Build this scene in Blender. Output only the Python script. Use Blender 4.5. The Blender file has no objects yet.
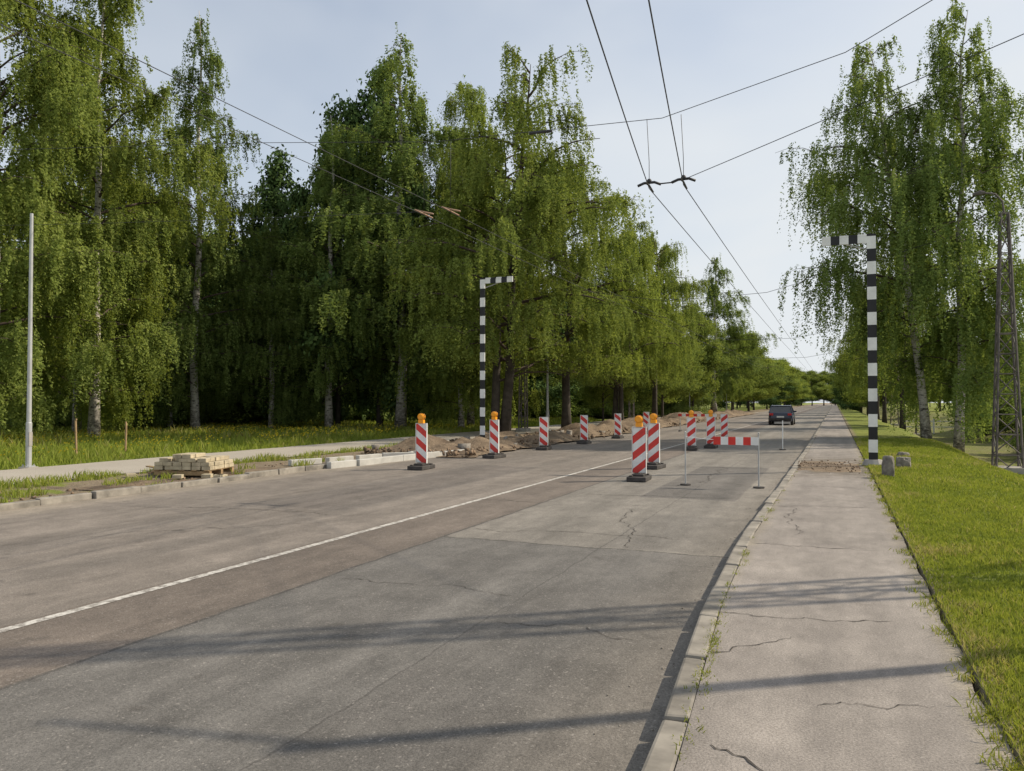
import bpy, math, random
import numpy as np
from mathutils import Vector, Matrix, noise as mnoise
random.seed(7)
scene=bpy.context.scene
COL=scene.collection
# ------------------------------------------------------------------ node helpers
def newmat(name):
    m=bpy.data.materials.new(name); m.use_nodes=True
    nt=m.node_tree; b=nt.nodes['Principled BSDF']
    return m,nt,b
def N(nt,t,**kw):
    n=nt.nodes.new(t)
    for k,v in kw.items():
        if k.startswith('i_'):
            n.inputs[k[2:].replace('_',' ')].default_value=v
        else: setattr(n,k,v)
    return n
def setin(nt,sock,v):
    if hasattr(v,'is_linked') or isinstance(v,bpy.types.NodeSocket): nt.links.new(v,sock)
    else: sock.default_value=v
def pos(nt): return N(nt,'ShaderNodeNewGeometry').outputs['Position']
def objc(nt): return N(nt,'ShaderNodeTexCoord').outputs['Object']
def mapping(nt,vec,scale=(1,1,1),rot=(0,0,0)):
    m=N(nt,'ShaderNodeMapping'); nt.links.new(vec,m.inputs['Vector']); m.inputs['Scale'].default_value=scale; m.inputs['Rotation'].default_value=rot
    return m.outputs[0]
def noise(nt,vec,scale,detail=4,rough=.55,dist=0):
    n=N(nt,'ShaderNodeTexNoise'); nt.links.new(vec,n.inputs['Vector'])
    n.inputs['Scale'].default_value=scale; n.inputs['Detail'].default_value=detail; n.inputs['Roughness'].default_value=rough; n.inputs['Distortion'].default_value=dist
    return n.outputs['Fac']
def rng_(nt,v,a,b,c=0.,d=1.,smooth=False):
    n=N(nt,'ShaderNodeMapRange'); setin(nt,n.inputs['Value'],v)
    if smooth: n.interpolation_type='SMOOTHSTEP'
    n.inputs['From Min'].default_value=a;n.inputs['From Max'].default_value=b;n.inputs['To Min'].default_value=c;n.inputs['To Max'].default_value=d
    return n.outputs[0]
def M(nt,op,a,b=0.0):
    n=N(nt,'ShaderNodeMath',operation=op); setin(nt,n.inputs[0],a); setin(nt,n.inputs[1],b); return n.outputs[0]
def mix(nt,f,a,b,bt='MIX'):
    n=N(nt,'ShaderNodeMix',data_type='RGBA',blend_type=bt)
    setin(nt,n.inputs[0],f)
    for s,v in ((n.inputs[6],a),(n.inputs[7],b)):
        if isinstance(v,tuple): s.default_value=(v[0],v[1],v[2],1)
        else: nt.links.new(v,s)
    return n.outputs[2]
def val2col(nt,v):
    n=N(nt,'ShaderNodeCombineColor'); 
    for i in range(3): nt.links.new(v,n.inputs[i])
    return n.outputs[0]
def mulc(nt,c,v): return mix(nt,1.0,c,val2col(nt,v),'MULTIPLY')
def sepx(nt,vec):
    n=N(nt,'ShaderNodeSeparateXYZ'); nt.links.new(vec,n.inputs[0]); return n.outputs
def bump(nt,b,h,strength=.3,dist=.01):
    n=N(nt,'ShaderNodeBump'); nt.links.new(h,n.inputs['Height']); n.inputs['Strength'].default_value=strength; n.inputs['Distance'].default_value=dist
    nt.links.new(n.outputs[0],b.inputs['Normal'])
def simple(name,col,rough=.6,metal=0,var=.25,scale=6,spec=.4,bmp=True):
    m,nt,b=newmat(name); p=objc(nt)
    f=rng_(nt,noise(nt,p,scale,4,.6),.3,.7,1-var,1+var)
    c=mulc(nt,col,f); nt.links.new(c,b.inputs['Base Color'])
    b.inputs['Roughness'].default_value=rough; b.inputs['Metallic'].default_value=metal; b.inputs['Specular IOR Level'].default_value=spec
    if bmp: bump(nt,b,noise(nt,p,scale*6,2),.15,.004)
    return m
# ------------------------------------------------------------------ mesh builder
class MB:
    def __init__(s): s.v=[];s.f=[];s.m=[]
    def add(s,vs,fs,mi=0):
        o=len(s.v); s.v+= [tuple(x) for x in vs]; s.f+=[tuple(i+o for i in f) for f in fs]; s.m+=[mi]*len(fs)
    def box(s,c,sz,mi=0,rot=None,jit=0):
        hx,hy,hz=sz[0]/2,sz[1]/2,sz[2]/2
        vs=[Vector((x*hx,y*hy,z*hz)) for z in(-1,1) for y in(-1,1) for x in(-1,1)]
        if jit: vs=[v+Vector((random.uniform(-jit,jit),random.uniform(-jit,jit),random.uniform(-jit,jit))) for v in vs]
        if rot is not None: vs=[rot@v for v in vs]
        c=Vector(c); vs=[v+c for v in vs]
        s.add(vs,[(0,2,3,1),(4,5,7,6),(0,1,5,4),(2,6,7,3),(0,4,6,2),(1,3,7,5)],mi)
    def tube(s,pts,rad,n=6,mi=0,cap=True):
        pts=[Vector(p) for p in pts]; k=len(pts)
        if not hasattr(rad,'__len__'): rad=[rad]*k
        vs=[];t0=None;up=None
        for i,p in enumerate(pts):
            t=(pts[min(i+1,k-1)]-pts[max(i-1,0)])
            if t.length<1e-9: t=Vector((0,0,1))
            t.normalize()
            if up is None:
                up=Vector((1,0,0)) if abs(t.x)<.8 else Vector((0,1,0))
            a=(up-t*up.dot(t)); 
            if a.length<1e-4: a=t.orthogonal()
            a.normalize(); b=t.cross(a); up=a
            for j in range(n):
                an=2*math.pi*j/n; vs.append(p+(a*math.cos(an)+b*math.sin(an))*rad[i])
        fs=[]
        for i in range(k-1):
            for j in range(n):
                fs.append((i*n+j,i*n+(j+1)%n,(i+1)*n+(j+1)%n,(i+1)*n+j))
        if cap:
            fs.append(tuple(range(n-1,-1,-1))); fs.append(tuple(range((k-1)*n,k*n)))
        s.add(vs,fs,mi)
    def sphere(s,c,r,mi=0,seg=10,ring=6,sc=(1,1,1)):
        vs=[];fs=[]
        for i in range(ring+1):
            th=math.pi*i/ring
            for j in range(seg):
                ph=2*math.pi*j/seg
                vs.append((c[0]+r*sc[0]*math.sin(th)*math.cos(ph),c[1]+r*sc[1]*math.sin(th)*math.sin(ph),c[2]+r*sc[2]*math.cos(th)))
        for i in range(ring):
            for j in range(seg): fs.append((i*seg+j,(i+1)*seg+j,(i+1)*seg+(j+1)%seg,i*seg+(j+1)%seg))
        s.add(vs,fs,mi)
    def obj(s,name,mats,loc=(0,0,0),rotz=0,smooth=False,bevel=0,parent=None):
        me=bpy.data.meshes.new(name); me.from_pydata(s.v,[],s.f); 
        for m in mats: me.materials.append(m)
        me.polygons.foreach_set('material_index',s.m)
        if smooth: me.polygons.foreach_set('use_smooth',[True]*len(s.f))
        me.update()
        o=bpy.data.objects.new(name,me); COL.objects.link(o); o.location=loc; o.rotation_euler=(0,0,rotz)
        if bevel:
            b=o.modifiers.new('bevel','BEVEL'); b.width=bevel; b.segments=2; b.limit_method='ANGLE'
        if parent: o.parent=parent
        return o
def np_mesh(name,V,polys,mats,midx=None,var=None,smooth=None):
    me=bpy.data.meshes.new(name)
    V=np.asarray(V,dtype=np.float32); me.vertices.add(len(V)); me.vertices.foreach_set('co',V.ravel())
    loops=np.concatenate([p.ravel() for k,p in polys]).astype(np.int32)
    tot=np.concatenate([np.full(len(p),k) for k,p in polys]).astype(np.int32)
    st=np.concatenate([[0],np.cumsum(tot)[:-1]]).astype(np.int32)
    me.loops.add(len(loops)); me.loops.foreach_set('vertex_index',loops)
    me.polygons.add(len(tot)); me.polygons.foreach_set('loop_start',st)
    try: me.polygons.foreach_set('loop_total',tot)
    except Exception: pass
    for m in mats: me.materials.append(m)
    if midx is not None: me.polygons.foreach_set('material_index',midx.astype(np.int32))
    if smooth is not None: me.polygons.foreach_set('use_smooth',smooth)
    me.update(calc_edges=True)
    if var is not None:
        a=me.attributes.new('var','FLOAT','FACE'); a.data.foreach_set('value',var.astype(np.float32))
    return me
def link(name,me,loc=(0,0,0),rotz=0,sc=(1,1,1),parent=None):
    o=bpy.data.objects.new(name,me); COL.objects.link(o); o.location=loc;o.rotation_euler=(0,0,rotz);o.scale=sc
    if parent:o.parent=parent
    return o
# ------------------------------------------------------------------ terrain heights
def sst(a,b,x):
    t=np.clip((x-a)/(b-a),0,1); return t*t*(3-2*t)
def H(x,y):
    x=np.asarray(x,float); y=np.asarray(y,float)
    und=.05*np.sin(x*.7+1.3*np.sin(y*.31))*np.cos(y*.45+.6*x)+.02*np.sin(x*2.1+y*1.7)
    right=.02+und*sst(.8,2.5,x)-1.0*sst(3.0+.25*np.sin(y*.4),6.0,x)+1.15*sst(8,12.5,x)
    left=-.07+.05*sst(-13,-15,x)+und*.8*sst(-18.6,-20,x)-.05
    h=np.where(x>.74,right,np.where(x<-12.25,left,-.3))
    return h
def Hs(x,y): return float(H(x,y))
# ------------------------------------------------------------------ materials
def grass_color(nt,p):
    n1=noise(nt,p,.35,3); n2=noise(nt,p,3,4,.7); n3=noise(nt,p,40,2,.7)
    c=mix(nt,rng_(nt,n1,.35,.65),(.15,.19,.04),(.215,.24,.055))
    c=mix(nt,rng_(nt,n2,.5,.75,0,.6),c,(.27,.24,.10))
    c=mulc(nt,c,rng_(nt,n3,.3,.7,.6,1.3)); return c
m_ground,nt,b=newmat('ground_mat'); p=pos(nt); x=sepx(nt,p)
wob=M(nt,'MULTIPLY',M(nt,'SUBTRACT',noise(nt,p,.8,4,.65),.5),3.2)
xx=M(nt,'ADD',x[0],wob)
g=grass_color(nt,p)
dirt=mix(nt,noise(nt,p,2.5,4,.7),(.14,.105,.07),(.30,.25,.185))
dirt=mulc(nt,dirt,rng_(nt,noise(nt,p,30,3,.8),.3,.7,.6,1.4))
dm=M(nt,'MULTIPLY',rng_(nt,xx,-15.6,-15.2),rng_(nt,x[0],1,0))
dm=M(nt,'MULTIPLY',dm,rng_(nt,M(nt,'ADD',noise(nt,p,1.3,4,.7),rng_(nt,x[1],10,24,0.02,.25)),.44,.52))
ed=M(nt,'MULTIPLY',rng_(nt,M(nt,'ADD',x[0],M(nt,'MULTIPLY',M(nt,'SUBTRACT',noise(nt,p,5,4,.7),.5),.5)),.98,.82),rng_(nt,x[0],0,.1))
dm=M(nt,'MAXIMUM',dm,M(nt,'MULTIPLY',ed,.85))
dit=M(nt,'MULTIPLY',M(nt,'MULTIPLY',rng_(nt,x[0],3.6,4.6),rng_(nt,x[0],14,11)),rng_(nt,noise(nt,p,.9,4,.7),.4,.6,.1,.6))
dm=M(nt,'MAXIMUM',dm,dit)
c=mix(nt,dm,g,dirt); nt.links.new(c,b.inputs['Base Color']); b.inputs['Roughness'].default_value=.95; b.inputs['Specular IOR Level'].default_value=.1
bump(nt,b,noise(nt,p,18,3,.8),.8,.06)

def asphalt(name,kind):
    m,nt,b=newmat(name); p=pos(nt); x=sepx(nt,p)
    big=noise(nt,p,.22,3,.6); med=noise(nt,p,1.7,4,.65); grain=noise(nt,p,80,2,.85); speck=noise(nt,p,38,1,.9)
    stre=noise(nt,mapping(nt,p,(1.6,.07,1)),1.3,4,.6)
    blot=noise(nt,mapping(nt,p,(1,.45,1)),5.5,4,.75)
    edge=M(nt,'MULTIPLY',M(nt,'SUBTRACT',noise(nt,p,2.2,4,.6),.5),.10)
    if kind=='road':
        xe=M(nt,'ADD',x[0],edge); ye=M(nt,'ADD',x[1],M(nt,'MULTIPLY',edge,3.))
        strip=M(nt,'MULTIPLY',rng_(nt,xe,-5.95,-5.9),rng_(nt,xe,-4.62,-4.68))
        left=rng_(nt,xe,-5.9,-5.95)
        patch=M(nt,'MULTIPLY',rng_(nt,xe,-4.66,-4.62),rng_(nt,ye,8.95,8.88))
        c=mix(nt,strip,(.188,.173,.152),(.148,.124,.105))
        c=mix(nt,left,c,(.180,.157,.136))
        c=mix(nt,patch,c,(.128,.121,.112))
        def rect(y0,y1,x0,x1):
            return M(nt,'MULTIPLY',M(nt,'MULTIPLY',rng_(nt,ye,y0-.03,y0+.03),rng_(nt,ye,y1+.03,y1-.03)),M(nt,'MULTIPLY',rng_(nt,xe,x0-.02,x0+.02),rng_(nt,xe,x1+.02,x1-.02)))
        c=mix(nt,M(nt,'MULTIPLY',rect(14,21.3,-3.3,-1.6),.8),c,(.108,.10,.093))
        c=mix(nt,M(nt,'MULTIPLY',rect(10.4,19.3,-9.05,-7.2),.6),c,(.12,.105,.095))
        c=mix(nt,M(nt,'MULTIPLY',rect(2.,6.9,-2.55,-1.0),.5),c,(.105,.098,.09))
        c=mix(nt,M(nt,'MULTIPLY',rect(9.0,11.9,-2.6,-1.0),.5),c,(.135,.125,.113))
        gut=rng_(nt,M(nt,'ADD',x[0],M(nt,'MULTIPLY',edge,2.)),-1.9,-1.15,0,.4)
        c=mix(nt,gut,c,(.19,.165,.135))
        gl=rng_(nt,M(nt,'ADD',x[0],M(nt,'MULTIPLY',edge,6.)),-11.2,-11.9,0,.7)
        c=mix(nt,gl,c,(.25,.215,.17))
        for sx,w,s_ in ((-4.64,.022,.75),(-9.0,.012,.5),(-2.57,.010,.5)):
            d=M(nt,'ABSOLUTE',M(nt,'SUBTRACT',xe,sx)); l=rng_(nt,d,w*.6,w*1.3,s_,0)
            l=M(nt,'MULTIPLY',l,rng_(nt,med,.3,.5,.4,1))
            c=mix(nt,l,c,(.05,.045,.042))
        d=M(nt,'ABSOLUTE',M(nt,'SUBTRACT',ye,8.92)); l=rng_(nt,d,.012,.03,.8,0)
        l=M(nt,'MULTIPLY',M(nt,'MULTIPLY',l,rng_(nt,x[0],-4.7,-4.6)),rng_(nt,med,.3,.45))
        c=mix(nt,l,c,(.05,.046,.042))
        st=rng_(nt,noise(nt,p,3.1,3,.5),.66,.75,0,.5); c=mix(nt,st,c,(.07,.062,.054))
        for wx in (-2.1,-3.7,-7.3,-8.9):
            d=M(nt,'ABSOLUTE',M(nt,'SUBTRACT',M(nt,'ADD',x[0],M(nt,'MULTIPLY',edge,3.)),wx)); l=rng_(nt,d,.1,.5,.2,0,True); c=mix(nt,l,c,(.10,.093,.085))
    else:
        c=mix(nt,big,(.205,.182,.163),(.255,.23,.207))
        ex=M(nt,'ADD',x[0],M(nt,'MULTIPLY',edge,3.))
        sand=M(nt,'MAXIMUM',rng_(nt,ex,.55,.72,0,.6),rng_(nt,ex,-.78,-.95,0,.6))
        c=mix(nt,sand,c,(.26,.225,.165))
        df=M(nt,'MULTIPLY',rng_(nt,x[1],17.5,19.5),rng_(nt,x[1],25,22.5)); df=M(nt,'MULTIPLY',df,rng_(nt,noise(nt,p,1.8,4,.7),.38,.55))
        c=mix(nt,df,c,(.13,.105,.075))
        st=rng_(nt,noise(nt,p,2.3,3,.5),.64,.74,0,.35); c=mix(nt,st,c,(.12,.10,.085))
    c=mulc(nt,c,rng_(nt,med,.3,.7,.86,1.14)); c=mulc(nt,c,rng_(nt,stre,.3,.7,.80,1.16)); c=mulc(nt,c,rng_(nt,big,.3,.7,.88,1.12)); c=mulc(nt,c,rng_(nt,blot,.3,.7,.83,1.16))
    c=mulc(nt,c,rng_(nt,grain,.3,.7,.62,1.38)); c=mix(nt,rng_(nt,speck,.64,.74,0,.45),c,(.36,.33,.30))
    nt.links.new(c,b.inputs['Base Color']); b.inputs['Roughness'].default_value=.82; b.inputs['Specular IOR Level'].default_value=.35
    bump(nt,b,grain,.5,.007)
    return m
m_road=asphalt('asphalt_mat','road'); m_walk=asphalt('sidewalk_mat','walk')
m_line,nt,b=newmat('road_paint_mat'); p=pos(nt)
w=rng_(nt,noise(nt,p,14,5,.8),.40,.58); c=mix(nt,w,(.2,.18,.16),(.55,.53,.49)); nt.links.new(c,b.inputs['Base Color']); b.inputs['Roughness'].default_value=.7
m_path,nt,b=newmat('gravel_path_mat'); p=pos(nt)
c=mix(nt,noise(nt,p,.7,4,.7),(.28,.25,.21),(.40,.365,.31)); c=mulc(nt,c,rng_(nt,noise(nt,p,45,2,.8),.3,.7,.7,1.3)); nt.links.new(c,b.inputs['Base Color']); b.inputs['Roughness'].default_value=.9
m_dirt,nt,b=newmat('dirt_mat'); p=pos(nt)
c=mix(nt,rng_(nt,noise(nt,p,1.1,5,.7),.35,.65),(.095,.065,.042),(.25,.185,.12)); c=mulc(nt,c,rng_(nt,noise(nt,p,22,3,.8),.3,.7,.55,1.4)); nt.links.new(c,b.inputs['Base Color']); b.inputs['Roughness'].default_value=.95; bump(nt,b,noise(nt,p,14,4,.8),.8,.06)
m_crack=simple('crack_mat',(.055,.048,.042),.95)
m_conc=simple('concrete_mat',(.33,.31,.28),.85,var=.3,scale=3)
m_kerb=simple('kerb_mat',(.225,.205,.175),.85,var=.45,scale=3)
m_newkerb=simple('new_kerb_mat',(.44,.43,.40),.85,var=.15,scale=3)
m_paver=simple('paver_mat',(.42,.36,.25),.85,var=.3,scale=5)
m_wood=simple('wood_mat',(.28,.19,.10),.8,var=.3,scale=9)
m_stone=simple('stone_mat',(.20,.18,.155),.9,var=.45,scale=7)
m_clod=simple('clod_mat',(.17,.12,.08),.95,var=.5,scale=1.5)
m_white=simple('white_paint_mat',(.74,.74,.72),.5,var=.12,scale=4)
m_black=simple('black_paint_mat',(.012,.012,.014),.5,var=.3,scale=4)
m_rubber=simple('rubber_mat',(.05,.045,.042),.75,var=.4,scale=8)
m_red=simple('red_paint_mat',(.6,.035,.025),.5,var=.15,scale=4)
m_galv=simple('galvanised_mat',(.42,.43,.43),.5,metal=.3,var=.15,scale=3)
m_rust=simple('weathered_steel_mat',(.12,.105,.10),.8,var=.4,scale=3)
m_wire=simple('wire_mat',(.035,.035,.04),.6,bmp=False)
m_copper=simple('insulator_mat',(.32,.2,.13),.5)
m_glassdark=simple('car_glass_mat',(.02,.024,.028),.08,spec=.8)
m_car=simple('car_paint_mat',(.012,.02,.05),.25,var=.05,spec=.7)
m_tail=simple('tail_light_mat',(.5,.015,.01),.25)
m_plate=simple('plate_mat',(.7,.7,.68),.5,var=.05)
m_brick=simple('house_brick_mat',(.3,.2,.13),.9); m_roof=simple('roof_mat',(.16,.065,.045),.85)
m_lamp,nt,b=newmat('amber_lens_mat'); b.inputs['Base Color'].default_value=(.85,.33,.015,1); b.inputs['Roughness'].default_value=.2
def stripemat(name,sx,sz,per):
    m,nt,b=newmat(name); o=objc(nt); s=sepx(nt,o)
    t=M(nt,'ADD',M(nt,'MULTIPLY',s[0],sx),M(nt,'MULTIPLY',s[2],sz)); t=M(nt,'FRACT',M(nt,'ADD',M(nt,'DIVIDE',t,per),50.))
    f=M(nt,'GREATER_THAN',t,.5); d=rng_(nt,noise(nt,o,7,5,.7),.3,.75,.75,1.08)
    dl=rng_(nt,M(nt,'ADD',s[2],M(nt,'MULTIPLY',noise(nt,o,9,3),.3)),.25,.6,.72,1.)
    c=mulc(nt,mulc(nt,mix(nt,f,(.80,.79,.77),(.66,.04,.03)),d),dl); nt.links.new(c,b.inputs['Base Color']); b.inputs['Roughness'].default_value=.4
    return m
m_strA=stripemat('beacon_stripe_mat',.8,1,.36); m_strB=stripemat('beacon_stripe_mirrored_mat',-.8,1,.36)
def leafmat(name,ca,cb,cc,trans=.4):
    m=bpy.data.materials.new(name); m.use_nodes=True; nt=m.node_tree; nt.nodes.clear()
    out=N(nt,'ShaderNodeOutputMaterial'); at=N(nt,'ShaderNodeAttribute',attribute_name='var'); f=at.outputs['Fac']
    c=mix(nt,rng_(nt,f,0,.6),ca,cb); c=mix(nt,rng_(nt,f,.75,1.0),c,cc)
    oi=N(nt,'ShaderNodeObjectInfo').outputs['Random']; c=mulc(nt,c,rng_(nt,oi,0,1,.85,1.15))
    d=N(nt,'ShaderNodeBsdfDiffuse'); nt.links.new(c,d.inputs[0])
    if trans>0:
        t=N(nt,'ShaderNodeBsdfTranslucent'); ct=mix(nt,1,c,(1.2,1.15,.7),'MULTIPLY'); nt.links.new(ct,t.inputs[0])
        s=N(nt,'ShaderNodeMixShader'); s.inputs[0].default_value=trans; nt.links.new(d.outputs[0],s.inputs[1]); nt.links.new(t.outputs[0],s.inputs[2])
        nt.links.new(s.outputs[0],out.inputs[0])
    else: nt.links.new(d.outputs[0],out.inputs[0])
    return m
m_leafB=leafmat('birch_leaf_mat',(.125,.18,.052),(.20,.26,.078),(.28,.335,.115),.42)
m_leafD=leafmat('dark_leaf_mat',(.06,.10,.034),(.10,.155,.05),(.15,.21,.07),0)
m_leafL=leafmat('light_leaf_mat',(.155,.205,.05),(.24,.295,.075),(.33,.375,.11),.42)
m_blade=leafmat('grass_blade_mat',(.19,.235,.045),(.275,.315,.06),(.38,.345,.16),.35)
m_tall=leafmat('tall_grass_mat',(.18,.24,.045),(.27,.32,.065),(.36,.34,.14),.4)
m_flower=leafmat('flower_mat',(.6,.45,.03),(.65,.5,.04),(.7,.55,.06),.2)
m_birch,nt,b=newmat('birch_bark_mat'); o=objc(nt); s=sepx(nt,o)
k=rng_(nt,noise(nt,mapping(nt,o,(2.5,2.5,9)),1.3,4,.7),.52,.6); low=rng_(nt,s[2],.2,2.2,.8,0); k=M(nt,'MAXIMUM',k,M(nt,'MULTIPLY',low,rng_(nt,noise(nt,o,6,3),.4,.55)))
c=mix(nt,k,(.45,.42,.37),(.05,.042,.036)); nt.links.new(c,b.inputs['Base Color']); b.inputs['Roughness'].default_value=.85
m_bark=simple('dark_bark_mat',(.06,.05,.04),.95,var=.4,scale=3,bmp=False)
m_twig=simple('twig_mat',(.07,.05,.04),.9,bmp=False)
# ------------------------------------------------------------------ ground sheet
xs=np.unique(np.concatenate([np.linspace(-900,-60,15),np.linspace(-60,-19,42),np.linspace(-19,-12.3,24),[-12.26,-12.24],[-6],[.70,.735,.745],np.linspace(.75,14,80),np.linspace(14,60,24),np.linspace(60,900,14)]))
ys=np.unique(np.concatenate([np.linspace(-60,-2,20),np.linspace(-2,60,190),np.linspace(60,160,60),np.linspace(160,1500,20)]))
X,Y=np.meshgrid(xs,ys); Z=H(X,Y)
V=np.stack([X.ravel(),Y.ravel(),Z.ravel()],1); nx=len(xs);ny=len(ys)
i=np.arange(nx-1)[None,:]+np.arange(ny-1)[:,None]*nx; i=i.ravel()
Q=np.stack([i,i+1,i+nx+1,i+nx],1)
link('ground',np_mesh('ground',V,[(4,Q)],[m_ground],smooth=np.ones(len(Q),bool)))
KP=[(-30,-.7),(0,-.70),(3.35,-.78),(6.4,-.97),(9.35,-1.05),(15,-1.02),(28,-.95),(60,-.95),(600,-.95)]
def kx(y): return float(np.interp(y,[k[0] for k in KP],[k[1] for k in KP]))
def strip(name,ylist,xl,xr,z,mat,nxs=2):
    mb=MB();vs=[]
    for y in ylist:
        a,b_=xl(y),xr(y)
        for j in range(nxs): vs.append((a+(b_-a)*j/(nxs-1),y,z))
    fs=[(i*nxs+j,i*nxs+j+1,(i+1)*nxs+j+1,(i+1)*nxs+j) for i in range(len(ylist)-1) for j in range(nxs-1)]
    mb.add(vs,fs); return mb.obj(name,[mat])
yl=[-30+i for i in range(0,100)]+[70+10*i for i in range(54)]
strip('road',yl,lambda y:-12.2,lambda y:kx(y)-.02,-.12,m_road)
strip('sidewalk',[-30+.25*i for i in range(0,400)]+[70+10*i for i in range(54)],lambda y:kx(y)+.13,lambda y:.72+.045*mnoise.noise(Vector((0,y*1.3,0)))+.04*mnoise.noise(Vector((3,y*5,0))),0.0,m_walk)
strip('road_marking',[-30,600],lambda y:-5.85,lambda y:-5.75,-.116,m_line)
strip('gravel_path',[-30+.5*i for i in range(260)],lambda y:-18.6+.12*mnoise.noise(Vector((0,y*.8,9))),lambda y:-15.1+.3*mnoise.noise(Vector((5,y*.9,2))),-.045,m_path)
# kerb stones
mb=MB(); y=-6
while y<80:
    L=.99; a=Vector((kx(y),y,0)); b_=Vector((kx(y+1),y+1,0)); ang=math.atan2(b_.y-a.y,b_.x-a.x)-math.pi/2
    c=(a+b_)/2; jx=random.uniform(-.010,.010); jz=random.uniform(-.012,.006)
    mb.box((c.x+.055+jx,c.y,-.095+jz),(.14,L-.014,.20),0,Matrix.Rotation(ang+random.uniform(-.01,.01),3,'Z'),jit=.005); y+=1
while y<400:
    mb.box((kx(y)+.055,y+5,-.095),(.14,9.98,.20)); y+=10
mb.obj('kerb',[m_kerb],bevel=.02)
mb=MB(); y=2.
while y<17:
    mb.box((-12.25+random.uniform(-.035,.035),y+.5,-.095+random.uniform(-.018,.012)),(.15,.975,.18),0,Matrix.Rotation(random.uniform(-.03,.03),3,'Z'),jit=.01); y+=1.0
mb.obj('kerb',[m_kerb],bevel=.015)
mb=MB()
for k in range(9):
    mb.box((-12.0+.12*k+random.uniform(-.05,.05),17.3+k*1.02,-.04),(.16,.98,.18),0,Matrix.Rotation(-.12+random.uniform(-.03,.03),3,'Z'))
for k in range(5):
    mb.box((-13.3+.3*k+random.uniform(-.1,.1),17.5+k*1.1,-.03),(.16,.98,.16),0,Matrix.Rotation(-.5+random.uniform(-.4,.4),3,'Z'))
mb.obj('new_kerb_stones',[m_newkerb],bevel=.012)
# cracks
mb=MB()
def crack(x0,y0,ang,L,z,w=.008,wig=.5):
    pts=[];p=Vector((x0,y0));a=ang;st=.05
    for k in range(int(L/st)):
        pts.append((p.copy(),a)); a=ang+wig*2.2*mnoise.noise(Vector((p.x*4+x0,p.y*4,7)))+random.uniform(-.7,.7); p=p+Vector((math.cos(a),math.sin(a)))*st
    n=len(pts);vs=[]
    for i,(q,a) in enumerate(pts):
        ww=w*random.uniform(.2,1.2)*min(1,(n-i)/5,(i+1)/3)/2
        nrm=Vector((-math.sin(a),math.cos(a)))
        vs.append((*(q+nrm*ww),z)); vs.append((*(q-nrm*ww),z))
    mb.add(vs,[(2*i,2*i+1,2*i+3,2*i+2) for i in range(n-1)])
zs=.004
crack(-.85,6.1,.05,1.5,zs,.012); crack(-.55,3.75,-.9,.65,zs,.014,.8); crack(-.4,3.3,-1.2,.9,zs,.016,.8); crack(-.8,5.1,1.1,.9,zs,.010)
crack(-.9,9.2,0.05,1.6,zs,.016); crack(-.9,12.7,.1,1.6,zs,.02); crack(-.9,16,-.05,1.6,zs,.025); crack(-.5,10,1.6,3,zs,.012); crack(-.1,4.4,.35,.8,zs,.009)
zr=-.115
for (a,b_,c,d,w) in [(-4.6,9.6,.05,3.3,.016),(-2.3,9.0,1.7,4.,.014),(-4.4,14,.1,3.2,.022),(-3,16,1.5,6,.022),(-3.8,21,.0,2.6,.03),(-11,9.5,.25,5,.016),(-4.5,6.4,-.1,2.2,.010),(-8.9,7,.9,3.4,.012),(-2.5,5.6,.1,1.5,.010),(-6.,12.5,.05,1.6,.02)]: crack(a,b_,c,d,zr,w)
mb.obj('pavement_cracks',[m_crack])
# ------------------------------------------------------------------ excavation dirt
def heightmesh(name,x0,x1,y0,y1,dx,dy,amp,base,seed,mat,off=.35):
    xs=np.arange(x0,x1+dx/2,dx); ys=np.arange(y0,y1+dy/2,dy); vs=[]
    for y in ys:
        for x in xs:
            e=min((x-x0)/(x1-x0),(x1-x)/(x1-x0))*2; e=min(1,e*1.8); ey=min(1,(y-y0)/1.5,(y1-y)/2)
            n=mnoise.fractal(Vector((x*.45+seed,y*.33,seed)),1,2.,5)+off; n2=mnoise.fractal(Vector((x*2.2,y*2.2,seed+4)),1,2,4)
            wob=.35*mnoise.noise(Vector((0,y*.9,seed))) if (x==xs[0] or x==xs[-1]) else 0
            z=base+max(0,n)*amp*e*max(ey,0)+.1*min(1,amp*2)*n2*e*ey+(.0 if e>0.05 else -.05)
            vs.append((x+wob,y,z))
    nx=len(xs); m=MB(); m.add(vs,[(j*nx+i,j*nx+i+1,(j+1)*nx+i+1,(j+1)*nx+i) for j in range(len(ys)-1) for i in range(nx-1)])
    return m.obj(name,[mat],smooth=True)
heightmesh('excavated_dirt',-14.6,-10.3,21.5,120,.2,.3,.72,-.10,1.7,m_dirt,.32)
heightmesh('dirt_patch',-.9,.6,19.3,22.6,.06,.06,.025,.0,5.1,m_dirt)
heightmesh('dirt_pile',-13.9,-12.6,10.8,16.4,.1,.1,.14,-.10,8.1,m_dirt)
rg=np.random.default_rng(3)
def rocks(name,cx,sz,mat):
    n=len(cx); base=np.array([(x,y,z) for z in(-1,1) for y in(-1,1) for x in(-1,1)],float)*.5
    V=base[None]*sz[:,None,None]*rg.uniform(.5,1.3,(n,1,3))+rg.normal(0,.14,(n,8,3))*sz[:,None,None]
    a=rg.uniform(0,6.28,n); ca,sa=np.cos(a)[:,None],np.sin(a)[:,None]
    V=np.stack([V[...,0]*ca-V[...,1]*sa,V[...,0]*sa+V[...,1]*ca,V[...,2]],-1)+cx[:,None,:]
    F=np.array([(0,2,3,1),(4,5,7,6),(0,1,5,4),(2,6,7,3),(0,4,6,2),(1,3,7,5)])
    Q=(F[None]+np.arange(n)[:,None,None]*8).reshape(-1,4)
    link(name,np_mesh(name,V.reshape(-1,3),[(4,Q)],[mat]))
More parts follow.
